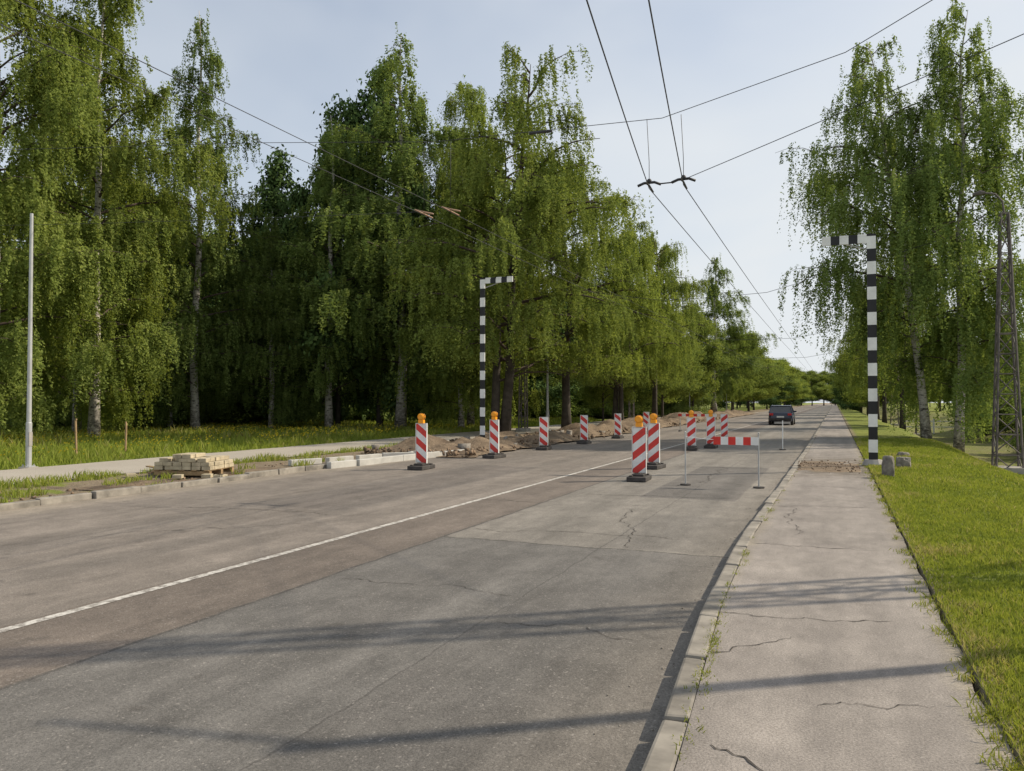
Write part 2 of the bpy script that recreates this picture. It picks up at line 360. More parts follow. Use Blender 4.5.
n=1300; xr=rg.uniform(-14.4,-10.3,n); yr=21.5+rg.random(n)**1.6*60; rocks('earth_clods',np.stack([xr,yr,rg.uniform(-.09,.08,n)],1),rg.uniform(.03,.12,n),m_clod)
n=22; xr=rg.uniform(-14.2,-10.8,n); yr=22+rg.random(n)*40; rocks('rubble',np.stack([xr,yr,rg.uniform(-.05,.1,n)],1),rg.uniform(.15,.3,n),m_stone)
n=320; xr=rg.uniform(-15,-12.3,n); yr=rg.uniform(4,22,n); rocks('gravel',np.stack([xr,yr,np.full(n,-.10)],1),rg.uniform(.015,.06,n),m_clod)
n=130; xr=rg.uniform(-.9,.6,n); yr=rg.normal(21,1.,n); rocks('gravel',np.stack([xr,yr,np.full(n,.012)],1),rg.uniform(.01,.035,n),m_clod)
n=260; yr=rg.uniform(2.5,30,n); xr=np.array([kx(v) for v in yr])-.04-np.abs(rg.normal(0,.13,n)); rocks('gravel',np.stack([xr,yr,np.full(n,-.118)],1),rg.uniform(.004,.013,n),m_stone)
# ------------------------------------------------------------------ grass
def blades(name,x,y,z,h,w,mat,lean=.5,var=None):
    n=len(x); a=rg.uniform(0,6.28,n); la=rg.uniform(0,6.28,n); l=h*rg.uniform(0,lean,n)
    dx,dy=np.cos(a)*w/2,np.sin(a)*w/2
    lx,ly=np.cos(la)*l,np.sin(la)*l
    P0=np.stack([x-dx,y-dy,z],1);P1=np.stack([x+dx,y+dy,z],1)
    P2=np.stack([x+dx*.7+lx*.4,y+dy*.7+ly*.4,z+h*.6],1);P3=np.stack([x+lx,y+ly,z+h],1);P4=np.stack([x-dx*.7+lx*.4,y-dy*.7+ly*.4,z+h*.6],1)
    V=np.stack([P0,P1,P2,P3,P4],1).reshape(-1,3); Q=np.arange(n*5).reshape(-1,5)
    if var is None: var=rg.random(n)
    return link(name,np_mesh(name,V,[(5,Q)],[mat],var=var))
def fld(x,y,s,seed=0):
    return np.array([mnoise.noise(Vector((a*s+seed,b*s,seed))) for a,b in zip(x,y)])
n=190000
r=2.6+(rg.random(n)**1.7)*34; th=rg.uniform(0,1,n)
y=r; x=.74+th**1.15*np.minimum(.45+.32*y,7.5)
f=fld(x,y,.8); f2=fld(x,y,3.,5)
h=(.028+.026*rg.random(n))*(1+.6*f+.6*f2)*(1+y*.015); w=.004+.0009*y
edge=np.clip((x-.74)/.15,0,1); keep=(rg.random(n)<(.35+.65*edge))&(h>.01)
x,y,h,w,f,f2=[q[keep] for q in (x,y,h,w,f,f2)]
v=np.clip(.38+.6*f+.5*f2+rg.normal(0,.24,len(x)),0,1); v=np.where(x<.95,np.clip(v+.3*rg.random(len(x)),0,1),v)
blades('lawn_grass',x,y,H(x,y),h,w,m_blade,1.0,v)
tx=[];ty=[];tz=[];th_=[]
for k in range(150):
    yy=2.8+random.random()**1.5*22; c=.72+random.gauss(0,.045); m=random.randint(8,30); s=random.uniform(.03,.07)
    tx+=[c+random.gauss(0,s*.7) for _ in range(m)]; ty+=[yy+random.gauss(0,s) for _ in range(m)]; tz+=[0]*m; th_+=[random.uniform(.02,.06) for _ in range(m)]
for k in range(60):
    yy=random.choice([random.gauss(4.6,.5),random.gauss(5.6,.5),random.uniform(3,14),random.uniform(3,20)]); c=kx(yy)+.14+random.gauss(0,.02); m=random.randint(6,26); s=random.uniform(.02,.05)
    tx+=[c+random.gauss(0,s*.6) for _ in range(m)]; ty+=[yy+random.gauss(0,s*1.8) for _ in range(m)]; tz+=[-.005]*m; th_+=[random.uniform(.01,.03) for _ in range(m)]
blades('grass_tufts',np.array(tx),np.array(ty),np.array(tz,float),np.array(th_),np.full(len(tx),.007),m_blade,1.4,rg.uniform(.3,1,len(tx)))
n=30000; y=rg.uniform(4,26,n); x=rg.uniform(-15.2,-12.4,n); f=fld(x,y,.9,3); k=f>.06+.02*(y-8)
k|=(np.abs(x+15.1)<.25)&(f>-.2)
x,y,f=x[k],y[k],f[k]; blades('verge_grass',x,y,H(x,y),rg.uniform(.05,.17,len(x))*(1+f),np.full(len(x),.018),m_tall,.8,np.clip(rg.normal(.6,.3,len(x)),0,1))
n=110000; y=6+rg.random(n)*60; x=-18.7-rg.random(n)**1.3*30; f=fld(x,y,.35,1); f3=fld(x,y,1.7,9)
h=rg.uniform(.08,.28,n)*(1.15+f+.9*f3)*np.clip((-18.6-x)/1.5+.35,0,1); w=.012+.0009*np.hypot(x,y)
blades('meadow_grass',x,y,H(x,y),h,w,m_tall,.8,np.clip(.45+.6*f+.4*f3+rg.normal(0,.2,n),0,1))
n=3600; y=rg.uniform(10,45,n); x=-19.5-rg.random(n)*16; f=fld(x,y,.3,7); k=f>0.02; x,y=x[k],y[k]; n=len(x)
z=H(x,y)+rg.uniform(.2,.4,n); s=.035
V=np.stack([np.stack([x-s,y,z],1),np.stack([x,y-s*.6,z-s*.6],1),np.stack([x+s,y,z],1),np.stack([x,y+s*.5,z+s*.8],1)],1).reshape(-1,3)
link('meadow_flowers',np_mesh('meadow_flowers',V,[(4,np.arange(4*n).reshape(-1,4))],[m_flower],var=rg.random(n)))
# ------------------------------------------------------------------ trees
def gen_tree(name,seed,Ht,R,base,nl,nstr,droop,leaf,mats,lean=(0,0),k=34,trunk=1.0,ball=0.0,nstem=1,up=1.0,topw=.35,tp_exp=.75,zmin=.25):
    r=np.random.default_rng(seed); random.seed(seed); mb=MB(); segs=[]
    for st in range(nstem):
        sl=Vector((lean[0],lean[1]))+ (Vector((r.normal(0,R*.22),r.normal(0,R*.22))) if nstem>1 else Vector((0,0)))
        HH=Ht*(1 if st==0 else r.uniform(.8,.95)); n=11; tp=[];tr=[]
        off=Vector((r.normal(0,.25),r.normal(0,.25)))*(nstem>1)
        for i in range(n):
            t=i/(n-1); wx=.25*mnoise.noise(Vector((t*3,seed,st)))*HH*.05; wy=.25*mnoise.noise(Vector((t*3,st+9,seed)))*HH*.05
            tp.append(Vector((off.x+sl.x*t**1.2+wx*4*t,off.y+sl.y*t**1.2+wy*4*t,-.3+(HH*.95+.3)*t)))
            tr.append((HH*.0088*trunk+.012)*((1-t)**.85)*(1+.3*max(0,1-t*12))+.012)
        mb.tube(tp,tr,8,0)
        for i in range(nl):
            u=(i+r.random())/nl; t=base+(.985-base)*u
            prof=(topw+(1-topw)*math.sin(math.pi*min(1,(u*.8+.25))))*(1-u**3*tp_exp)
            L=R*prof*r.uniform(.55,1.25)/ (nstem**.4)
            j=min(int(t*(n-1)),n-2); fr=t*(n-1)-j; p0=tp[j].lerp(tp[j+1],fr); az=i*2.4+r.normal(0,.5)
            el=min(.98,up*(.5+.5*u+r.normal(0,.12))); d=Vector((math.cos(az),math.sin(az)))
            pts=[];rad=[]
            for s in range(7):
                q=s/6; zz=L*(math.tan(el)*q*(1-.38*q) -.12*droop*q**3)
                pts.append(p0+Vector((d.x*L*q+.12*L*mnoise.noise(Vector((q*3,i,seed))),d.y*L*q+.12*L*mnoise.noise(Vector((q*3,i+40,seed))),zz*.75)))
                rad.append(max(.012,(.016+L*.010)*trunk*(1-q*.85)))
            mb.tube(pts,rad,5,1,False)
            for s in range(2,7): segs.append((pts[s-1],pts[s],d,L,.5+.5*s/6))
            for s2 in range(6):
                q=.3+.7*r.random(); jj=min(int(q*6),5); b0=pts[jj].lerp(pts[jj+1],q*6-jj); a2=az+r.choice([-1,1])*r.uniform(.4,1.2); l2=L*r.uniform(.22,.45); d2=Vector((math.cos(a2),math.sin(a2)))
                e=[b0+Vector((d2.x*l2*w,d2.y*l2*w,l2*(.55*w-.35*w*w*min(droop,1.5)))) for w in (0,.35,.7,1)]
                mb.tube(e,[.018,.014,.01,.006],3,1,False)
                for w in range(3): segs.append((e[w],e[w+1],d2,l2,1.))
    S=len(segs); w=np.array([ (s[1]-s[0]).length*s[4] for s in segs]); clump=r.uniform(.3,1.7,S); w=w*clump; w/=w.sum()
    idx=r.choice(S,nstr,p=w); A=np.array([s[0][:] for s in segs])[idx]; B=np.array([s[1][:] for s in segs])[idx]; D=np.array([s[2][:] for s in segs])[idx]
    q=r.random((nstr,1)); P=A+(B-A)*q; ls=droop*r.uniform(.2,1.0,nstr)**1.2
    P+=r.normal(0,.16,(nstr,3))
    s=r.random((nstr,k)); out=(.28*np.sqrt(s))*np.minimum(ls,1.2)[:,None]*r.uniform(.2,1.3,(nstr,1))
    C=np.repeat(P[:,None,:],k,1); C[...,0]+=D[:,0:1]*out; C[...,1]+=D[:,1:2]*out; C[...,2]-=ls[:,None]*s-.08
    C+=r.normal(0,.045+ball,(nstr,k,3))*np.array([1,1,.8])
    vv=np.repeat(r.normal(.42,.22,nstr),k)
    C=C.reshape(-1,3)
    kp=C[:,2]>zmin+r.uniform(0,.25+zmin*.35,len(C)); C=C[kp]; vv=vv[kp]; nL=len(C)
    # leaf facing biased outward and up, as foliage turns to the light
    tx_=np.interp(C[:,2],[q_[2] for q_ in tp],[q_[0] for q_ in tp]); ty_=np.interp(C[:,2],[q_[2] for q_ in tp],[q_[1] for q_ in tp])
    O=np.stack([C[:,0]-tx_,C[:,1]-ty_,np.zeros(nL)],1); O/=np.linalg.norm(O,axis=1)[:,None]+1e-6
    nn=O*.75+np.array([0,0,.45])+r.normal(0,.55,(nL,3)); nn/=np.linalg.norm(nn,axis=1)[:,None]
    a=r.normal(0,1,(nL,3)); a-=nn*(a*nn).sum(1)[:,None]; a/=np.linalg.norm(a,axis=1)[:,None]; b_=np.cross(nn,a)
    sz=leaf*r.uniform(.6,1.25,(nL,1)); LV=np.stack([C+a*sz,C+b_*sz*.55,C-a*sz,C-b_*sz*.55],1).reshape(-1,3)
    v=np.clip(vv+r.normal(0,.18,nL),0,1)
    o=len(mb.v); V=np.concatenate([np.array([x[:] for x in mb.v]),LV])
    polys=[(4,np.array([f for f in mb.f if len(f)==4]))]; mi=[m for f,m in zip(mb.f,mb.m) if len(f)==4]
    big=[(f,m) for f,m in zip(mb.f,mb.m) if len(f)==8]; polys.append((8,np.array([f for f,m in big]))); mi+=[m for f,m in big]
    polys.append((4,np.arange(nL*4).reshape(-1,4)+o)); midx=np.concatenate([np.array(mi),np.full(nL,2)])
    nb=len(mi); sm=np.concatenate([np.ones(nb,bool),np.zeros(nL,bool)])
    return np_mesh(name,V,polys,mats,midx,np.concatenate([np.zeros(nb),v]),sm)
MBk=[m_birch,m_twig,m_leafB]; MDk=[m_bark,m_twig,m_leafB]; MDD=[m_bark,m_bark,m_leafD]; MLk=[m_bark,m_twig,m_leafL]; MBL=[m_birch,m_twig,m_leafL]
bA=gen_tree('birch_a',11,20,4.3,.07,54,3900,2.0,.056,MBL,k=50,topw=.45,tp_exp=.6)
bB=gen_tree('birch_b',12,21,3.5,.09,50,2500,1.9,.058,MBk,k=48,topw=.3)
bC=gen_tree('birch_weeping',13,18,6.2,.20,34,4400,2.3,.058,MLk,k=50,trunk=1.5,topw=.65,lean=(-.5,0),nstem=2,tp_exp=.42,zmin=3.0)
bD=gen_tree('birch_weeping_b',14,17,5.3,.22,48,3100,2.1,.062,MLk,k=46,trunk=1.7,topw=.6,tp_exp=.5,zmin=3.0)
bE=gen_tree('birch_right_a',15,19,4.6,.22,36,2500,3.2,.055,MBk,k=58,lean=(-2.2,0.5),topw=.5)
bF=gen_tree('birch_right_b',16,19.5,3.0,.12,42,2600,2.6,.055,MBk,k=54,topw=.5,lean=(.6,0),tp_exp=.5)
dA=gen_tree('dark_tree_a',17,20,4.4,.05,46,1600,1.0,.15,MDD,k=27,ball=.22,topw=.35)
dB=gen_tree('dark_tree_b',18,18,5.2,.05,42,1600,1.1,.16,MDD,k=27,ball=.25,topw=.5)
lA=gen_tree('linden',19,12,4.0,.14,34,1800,.5,.10,MLk,k=27,ball=.22,topw=.6,zmin=1.5)
bush=gen_tree('bush',20,3.2,2.0,.03,22,600,.35,.08,MDk,k=24,ball=.14,topw=.7,trunk=.6)
def T(kind,name,x,y,h=None,base=20,rot=None,wide=1.0):
    s=1 if h is None else h/base; random.seed(int(abs(x*31+y*17)))
    return link(name,kind,(x,y,Hs(x,y)),random.uniform(0,6.28) if rot is None else rot,(s*wide,s*wide,s))
# left group
T(bA,'birch_tree',-30.5,20.5,24,20,.4,.9); T(bA,'birch_tree',-31.5,25.8,23.5,20,2.4,1.0); T(bA,'birch_tree',-36,28.5,21,20,1.,.95)
T(bB,'birch_tree',-33,33.5,25,21,3.1,.95); T(bA,'birch_tree',-37.5,36,16,20,5.1,1.0)
T(dA,'dark_tree',-35,43,20,20,.3); T(bB,'birch_tree',-31.5,38,14,21,5.,1.3)
T(dB,'dark_tree',-29.5,42,22.5,18,1.0,.7); T(dA,'dark_tree',-27,43,25,20,1.0,.8); T(bB,'birch_tree',-28,39,20,21,2.,1.2)
T(bB,'birch_tree',-24.3,41,25.5,21,.3,1.3); T(bA,'birch_tree',-21.5,45,23.5,20,1.3,.95); T(bA,'birch_tree',-20.2,41,18,20,4.3,1.0)
# roadside row
T(bC,'weeping_birch_tree',-15.6,36,17.6,18,.2,1.08); T(bD,'weeping_birch_tree',-14.4,43,16.0,17,1.2,1.05)
T(bC,'weeping_birch_tree',-14.6,55,16.0,18,2.6,.95); T(bD,'weeping_birch_tree',-14.2,66,16.5,17,3.9,.9)
T(lA,'linden_tree',-16,78,12,12,1.); T(bB,'birch_tree',-14.5,104,22,21,2.,1.6); T(lA,'linden_tree',-15,90,13,12,3.); T(lA,'linden_tree',-14,118,13,12,3.)
T(lA,'linden_tree',-17.6,62,9,12,4.)
# right group
T(bE,'birch_tree',3.7,38.5,19.2,19,0); T(bF,'birch_tree',4.85,38.2,20.2,19.5,.3)
T(bD,'weeping_birch_tree',4.0,56,12.5,17,1.,.9)
T(bD,'weeping_birch_tree',3.9,74,13,17,2.,.9); T(bD,'weeping_birch_tree',4.2,93,13,17,4.); T(lA,'linden_tree',4,112,13,12,2.)
T(lA,'linden_tree',9.5,62,9,12,3.,1.2)
def mass(name,pts,kinds):
    e=bpy.data.objects.new(name,None); COL.objects.link(e)
    for i,(x,y,h,w) in enumerate(pts):
        kd,bs=kinds[i%len(kinds)]; s=h/bs; random.seed(i*7+3)
        o=link('tree_part',kd,(x,y,Hs(x,y)),random.uniform(0,6.28),(s*w,s*w,s),e)
random.seed(5)
pts=[]
for i in range(24):
    t=i/23; x=-60+38*t+random.uniform(-3,3); y=26+75*t+random.uniform(-4,4); pts.append((x,y,random.uniform(15,19),random.uniform(1.2,1.5)))
for i in range(15):
    t=i/14; x=-46+24*t+random.uniform(-2,2); y=42+38*t+random.uniform(-3,3); pts.append((x,y,random.uniform(11,16),random.uniform(1.1,1.4)))
for i in range(6): pts.append((-75+i*5,22+i*14,19,1.7))
mass('background_forest',pts,[(dA,20),(dB,18)])
pts=[(-14+random.uniform(-2,1),130+i*19,random.uniform(12,15),1.3) for i in range(13)]+[(5+random.uniform(-.5,2),130+i*19,random.uniform(12,15),1.3) for i in range(13)]
pts+=[(random.uniform(-28,-21),84+i*17,random.uniform(12,15),1.3) for i in range(12)]+[(random.uniform(14,30),70+i*16,random.uniform(9,12),1.2) for i in range(13)]
pts+=[(-20+i*5,400+random.uniform(-10,10),17,1.7) for i in range(9)]
mass('distant_trees',pts,[(lA,12),(lA,12),(lA,12),(dB,18)])
pts=[]
for i in range(34):
    t=i/33; pts.append((-44+27*t+random.uniform(-2,2),31+60*t+random.uniform(-3,3),random.uniform(2,4.5),1.2))
for i in range(12): pts.append((random.uniform(9,16),random.uniform(38,75),random.uniform(1.5,3),1.2))
mass('undergrowth',pts,[(bush,3.2)])
# ------------------------------------------------------------------ overhead lines
def wire(name,pts,r,sag=0,mat=m_wire):
    P=[]
    for i in range(len(pts)-1):
        a,b_=Vector(pts[i]),Vector(pts[i+1]); n=10
        for k in range(n): 
            t=k/n; q=a.lerp(b_,t); q.z-=sag*4*t*(1-t); P.append(q)
    P.append(Vector(pts[-1])); m=MB(); m.tube(P,r,5); return m.obj(name,[mat])
for xa,xb in ((-3.25,-1.75),(-2.6,-1.15)):
    wire('trolley_wire',[(xa+(xb-xa)*2.0*.9,1,5.8),(xa+(xb-xa)*.62,7.6,5.72),(xa,14.7,5.68),(xa-.05,38,5.7),(xa,66,5.7),(xa,95,5.7),(xa,200,5.7)],.009,.03)
for xa in (-7.6,-8.25):
    wire('trolley_wire',[(xa,-12,5.7),(xa,14.9,5.68),(xa,39,5.7),(xa,66,5.7),(xa,95,5.7),(xa,200,5.7)],.006,.04)
wire('span_wire',[(5,10.7,8.4),(.2,13.6,7.25),(-3,14.7,7.0),(-8,14.9,7.25),(-13,15,7.9),(-26,16,9.6)],.007,.0)
wire('span_wire',[(5,10.7,6.9),(-2.6,14.7,5.78)],.007,.02); wire('span_wire',[(-8.25,14.9,5.75),(-26,16,7.2)],.005,.05)
wire('span_wire',[(5.8,33.3,8.3),(-2.9,38,6.7),(-8,39,6.7),(-16,41,8.3)],.011,.03)
wire('span_wire',[(6,66,8.3),(-3,66,6.7),(-8,66,6.7),(-16,66,8.3)],.013,.03); wire('span_wire',[(6,95,8.3),(-3,95,6.7),(-8,95,6.7),(-16,95,8.3)],.016,.03)
m=MB()
for xa in (-3.25,-2.6):
    m.tube([(xa-.04,14.7,7.02),(xa,14.7,6.2),(xa,14.7,5.76)],.006,4)
    m.tube([(xa-.22,14.68,5.74),(xa-.1,14.7,5.79),(xa+.1,14.7,5.79),(xa+.22,14.72,5.74)],.026,6)
    m.tube([(xa,14.35,5.70),(xa,14.7,5.74),(xa,15.05,5.70)],.018,5)
    m.sphere((xa,14.7,5.82),.05,0,8,5)
m.tube([(-3.05,14.7,5.75),(-2.8,14.7,5.75)],.014,5)
m.obj('wire_hanger',[m_wire],smooth=True)
m=MB()
for xa in (-7.6,-8.25):
    m.tube([(xa,14.9,7.2),(xa,14.9,5.8)],.005,4); m.tube([(xa-.2,14.88,5.80),(xa,14.9,5.74),(xa+.22,14.92,5.68)],.020,6,1); m.tube([(xa,14.5,5.70),(xa,15.3,5.70)],.015,5,1)
m.obj('wire_hanger',[m_wire,m_copper],smooth=True)
m=MB(); m.tube([(-5.25,14.8,7.09),(-5.75,14.82,7.11)],.03,6); m.obj('wire_insulator',[m_wire])
def mast(x,y,ht,lamp=True,wb=.8,wt=.2,arm=1.25):
    m=MB(); z0=Hs(x,y)-.1; n=13
    def c(t,sx,sy): w=(wb+(wt-wb)*t)/2; return Vector((sx*w,sy*w,ht*t))
    for sx in(-1,1):
        for sy in(-1,1): m.tube([c(0,sx,sy),c(1,sx,sy)],.04,4)
    for k in range(n):
        t0=k/n;t1=(k+1)/n
        for a,b_ in (((-1,-1),(1,-1)),((1,-1),(1,1)),((1,1),(-1,1)),((-1,1),(-1,-1))):
            if k%2: a,b_=b_,a
            m.tube([c(t0,*a),c(t1,*b_)],.022,4); m.tube([c(t1,*a),c(t1,*b_)],.018,4)
    m.box((0,0,.15),(wb+.25,wb+.25,.3),1)
    if lamp:
        m.tube([(0,0,ht),(-.05,0,ht+.45),(-.28*arm,0,ht+.75),(-.64*arm,0,ht+.82)],.035,6)
        m.tube([(-.6*arm,0,ht+.83),(-.75*arm,0,ht+.84),(-arm,0,ht+.80)],[.05,.10,.05],8)
    m.obj('lattice_lamp_mast',[m_rust,m_conc],(x,y,z0))
mast(5.8,33.3,9.6,True,.85,.24,1.0); mast(5.0,10.7,11.0,True,.75,.25); mast(6,66,9); mast(6,95,9); mast(-26,16,10,False)
mast(-16.2,66,8.6,False,.4,.2); mast(-16.2,95,8.6,False,.4,.2); mast(-16.3,41,8.6,False,.4,.2)
m=MB(); m.tube([(0,0,-.3),(0,0,6.6)],[.10,.06],10); m.tube([(0,0,6.4),(-1.1,0,6.9)],.03,6); m.obj('utility_pole',[m_galv],(4.0,7.75,Hs(4,7.75)))
def pole(x,y,h,r=.07,nm='lamp_pole'):
    m=MB(); m.tube([(0,0,0),(0,0,1.1),(0,0,1.12),(0,0,h)],[r,r,r*.8,r*.55],12); m.tube([(0,0,0),(0,0,.03)],r*2.2,12); m.box((r*.95,0,.7),(.02,.09,.35),1)
    for a in range(4): m.tube([(r*1.7*math.cos(a*1.57+.78),r*1.7*math.sin(a*1.57+.78),.02),(r*1.7*math.cos(a*1.57+.78),r*1.7*math.sin(a*1.57+.78),.07)],.012,6)
    m.tube([(0,0,-.05),(0,0,.0)],r*3.2,10,1)
    m.obj(nm,[m_galv,m_conc],(x,y,Hs(x,y)+.04),smooth=False)
pole(-18.75,13.5,6.4); pole(-15.2,42,4.5,.09); pole(-15.,88,6.5); pole(-15.,120,6.5)
def stake(x,y,h):
    m=MB(); m.box((0,0,h/2-.1),(.045,.045,h+.2),0,Matrix.Rotation(random.uniform(-.06,.06),3,'Y')); m.box((0,0,h+.02),(.035,.035,.05),0,jit=.006); m.obj('wooden_stake',[m_wood],(x,y,Hs(x,y)))
stake(-21.5,17.,1.1); stake(-20.8,18.2,1.0)
def gauge(x,y,z,ht,arm,direction,w=.21):
    m=MB(); n=18; sh=ht/n
    for k in range(n):
        m.box((0,0,sh*(k+.5)),(w,.05,sh),(k+1)%2)
    na=5; sa=arm/na
    for k in range(na):
        m.box((direction*(w/2+sa*(k+.5)),0,ht-.08),(sa,.05,.17),1 if k%2 else 0)
    for k in range(na+1):
        m.box((direction*(-w/2+(w+arm)*(k+.5)/(na+1)),0.0,ht+.03),((w+arm)/(na+1),.05,.055),0 if k%2 else 1)
    m.tube([(0,.07,-.1),(0,.07,ht-.1)],.045,8,2); m.tube([(0,.07,ht-.35),(direction*arm*.95,.07,ht-.02)],.018,6,2)
    m.tube([(0,.04,0),(0,.04,.14)],[.27,.2],12,3)
    m.obj('height_gauge_post',[m_white,m_black,m_galv,m_conc],(x,y,z))
gauge(.87,21.5,.02,5.75,1.05,-1); gauge(-12.95,28.2,-.07,6.55,1.2,1,.2)
def beacon(x,y,lamp,flip,rot=0,lampcount=1):
    e=bpy.data.objects.new('traffic_beacon',None); COL.objects.link(e); e.location=(x,y,-.116); e.rotation_euler=(0,0,rot)
    m=MB(); m.box((0,.0,.05),(.42,.78,.10)); m.box((0,.0,.125),(.26,.4,.05)); m.box((-.13,-.28,.115),(.08,.1,.03)); m.box((.13,.28,.115),(.08,.1,.03)); m.obj('foot',[m_rubber],bevel=.02,parent=e)
    m=MB(); m.box((0,0,.66),(.29,.03,1.0)); o=m.obj('striped_board',[m_strB if flip else m_strA],bevel=.012,parent=e)
    m=MB(); m.box((-.152,0,.66),(.012,.045,1.02)); m.box((.152,0,.66),(.012,.045,1.02)); m.box((0,0,1.167),(.3,.045,.012)); m.box((0,.035,.55),(.05,.03,.85)); m.obj('frame',[m_white],parent=e)
    if lamp:
        for k in range(lampcount):
            m=MB(); dx=(k-(lampcount-1)/2)*.22
            m.box((dx,0,1.215),(.14,.11,.09),1); r=.092; z=1.335
            m.tube([(dx,-.05,z),(dx,.05,z)],r,14,1); m.tube([(dx,-.075,z),(dx,-.05,z)],[r*.65,r*.95],14,1); m.tube([(dx,.05,z),(dx,.075,z)],[r*.95,r*.65],14,1); m.tube([(dx,-.012,z),(dx,.012,z)],r*1.08,14,0)
            m.obj('warning_lamp',[m_black,m_lamp],parent=e)
for a in [(-9.8,17.6,1,0,.05),(-9.7,22,1,0,-.1),(-9.7,26.4,0,0,.12),(-9.55,30.8,0,0,0),(-3.98,16.9,1,1,.05),(-4.35,20.1,1,1,-.1),(-4.75,28.2,1,1,.1),(-4.3,29.8,1,1,0),(-9.5,36,0,0,0),(-9.5,42,0,0,0),(-4.6,36,0,1,0)]: beacon(*a)
m=MB()
for px in (-2.87,-1.42):
    m.tube([(px,0,.0),(px,0,1.08)],.014,8,1); m.tube([(px,0,.0),(px,0,.025)],.11,12,3); m.sphere((px,0,1.09),.02,1,8,5)
n=6; L=.88; s=L/n
for k in range(n): m.box((-1.42-.0-L+s*(k+.5),-.02,.93),(s,.02,.16),2 if k%2==0 else 0)
m.tube([(-2.87,0,1.0),(-2.6,0,.97),(-2.3,-.02,.95)],.006,4,0)
m.obj('road_barrier',[m_white,m_galv,m_red,m_rubber],(0,16.3,-.116))
m=MB(); m.tube([(0,0,0),(0,0,1.05)],.018,8,0); m.tube([(0,0,0),(0,0,.03)],.12,12,1); m.obj('marker_post',[m_white,m_rubber],(-1.75,29.6,-.116))
m=MB()
n=10
for k in range(n): m.box((k*.22-1.1,0,.95),(.22,.02,.15),2 if k%2==0 else 0)
for px in(-1.1,.9): m.tube([(px,.03,0),(px,.03,1.1)],.02,8,1); m.box((px,.03,.03),(.1,.6,.06),3)
m.obj('road_barrier',[m_white,m_galv,m_red,m_rubber],(-7.3,46,-.116))
# ------------------------------------------------------------------ pallet of pavers
m=MB()
for k in range(5): m.box((-.6+k*.3,0,.125),(.12,1.15,.022),0)
for yk in(-.5,0,.5): 
    m.box((0,yk,.055),(1.35,.1,.09),0); m.box((0,yk,.107),(1.35,.1,.012),0)
random.seed(4)
for lay in range(4):
    nxk=[6,6,5,2][lay]
    for i in range(nxk):
        for j in range(5):
            if lay==2 and random.random()<.2: continue
            if lay==3 and j>2: continue
            m.box((-.56+i*.225+random.uniform(-.015,.015)+(.12 if lay==2 else 0)+(.45 if lay==3 else 0),-.44+j*.22+random.uniform(-.01,.01),.136+.04+lay*.088+.0),(.205,.205,.084),1,Matrix.Rotation(random.uniform(-.05,.05),3,'Z'))
for k in range(5): m.box((random.uniform(-1.3,1.2),-.9+random.uniform(-.3,.2),.03),(.2,.2,.08),1,Matrix.Rotation(random.uniform(-2,2),3,'Z'))
for k in range(4): m.box((-.85-.12*k,.1*k,.05+.02*k),(.1,.9,.03),0,Matrix.Rotation(.3*k,3,'Z'))
m.obj('paver_pallet',[m_wood,m_paver],(-13.7,13.9,-.06),.25,bevel=.006)
import bmesh
def boulder(name,loc,sc,seed,mat):
    bm=bmesh.new(); bmesh.ops.create_icosphere(bm,subdivisions=3,radius=1)
    for v in bm.verts:
        d=1+.28*mnoise.fractal(v.co*1.3+Vector((seed,0,0)),1,2,4); q=v.co*d
        for ax in range(3): q[ax]=math.copysign(min(abs(q[ax]),.8),q[ax])
        v.co=Vector((q.x*sc[0],q.y*sc[1],q.z*sc[2]))
    me=bpy.data.meshes.new(name); bm.to_mesh(me); bm.free(); me.materials.append(mat); link(name,me,loc)
boulder('concrete_block',(1.02,18.3,.2),(.15,.15,.33),2,m_stone); boulder('boulder',(1.5,20.9,.12),(.2,.18,.2),5,m_stone); boulder('boulder',(1.75,24.5,.08),(.2,.15,.14),9,m_stone)
# ------------------------------------------------------------------ car
e=bpy.data.objects.new('car',None); COL.objects.link(e); e.location=(-3.75,63,-.12)
secs=[(-2.12,.72,.38,.72),(-2.05,.82,.28,.93),(-1.6,.87,.25,.98),(-.5,.88,.24,.95),(.8,.88,.24,.93),(1.5,.86,.25,.86),(2.0,.78,.28,.70),(2.12,.66,.36,.58)]
m=MB();vs=[]
for (y,w,zb,zt) in secs: vs+=[(-w*.92,y,zb),(-w,y,(zb+zt)*.5),(-w*.95,y,zt),(w*.95,y,zt),(w,y,(zb+zt)*.5),(w*.92,y,zb)]
fs=[(i*6+j,i*6+(j+1)%6,(i+1)*6+(j+1)%6,(i+1)*6+j) for i in range(len(secs)-1) for j in range(6)]+[tuple(range(5,-1,-1)),tuple(range(42,48))]
m.add(vs,fs); m.obj('body',[m_car],bevel=.05,parent=e,smooth=True)
m=MB(); cab=[(-1.98,.80,.93),(-1.5,.66,1.40),(-.6,.64,1.47),(.3,.64,1.43),(1.15,.80,.92)]
vs=[];
for (y,w,z) in cab: vs+=[(-w,y,z),(w,y,z)]
for (y,w,z) in cab[1:4]: vs+=[(-.81,y,.93),(.81,y,.93)]
m.add(vs,[(0,1,3,2),(6,7,9,8)],1); m.add(vs,[(2,3,5,4),(4,5,7,6)],0)
m.add(vs,[(0,2,10),(2,4,12,10),(4,6,14,12),(6,8,14),(1,11,3),(3,11,13,5),(5,13,15,7),(7,15,9)],1)
for s_ in(-1,1):
    m.tube([(s_*.81,-2.0,.93),(s_*.67,-1.5,1.41),(s_*.65,-.6,1.475),(s_*.65,.3,1.435),(s_*.81,1.15,.93)],.035,6,0); m.tube([(s_*.645,-.5,1.46),(s_*.8,-.45,.93)],.03,6,0)
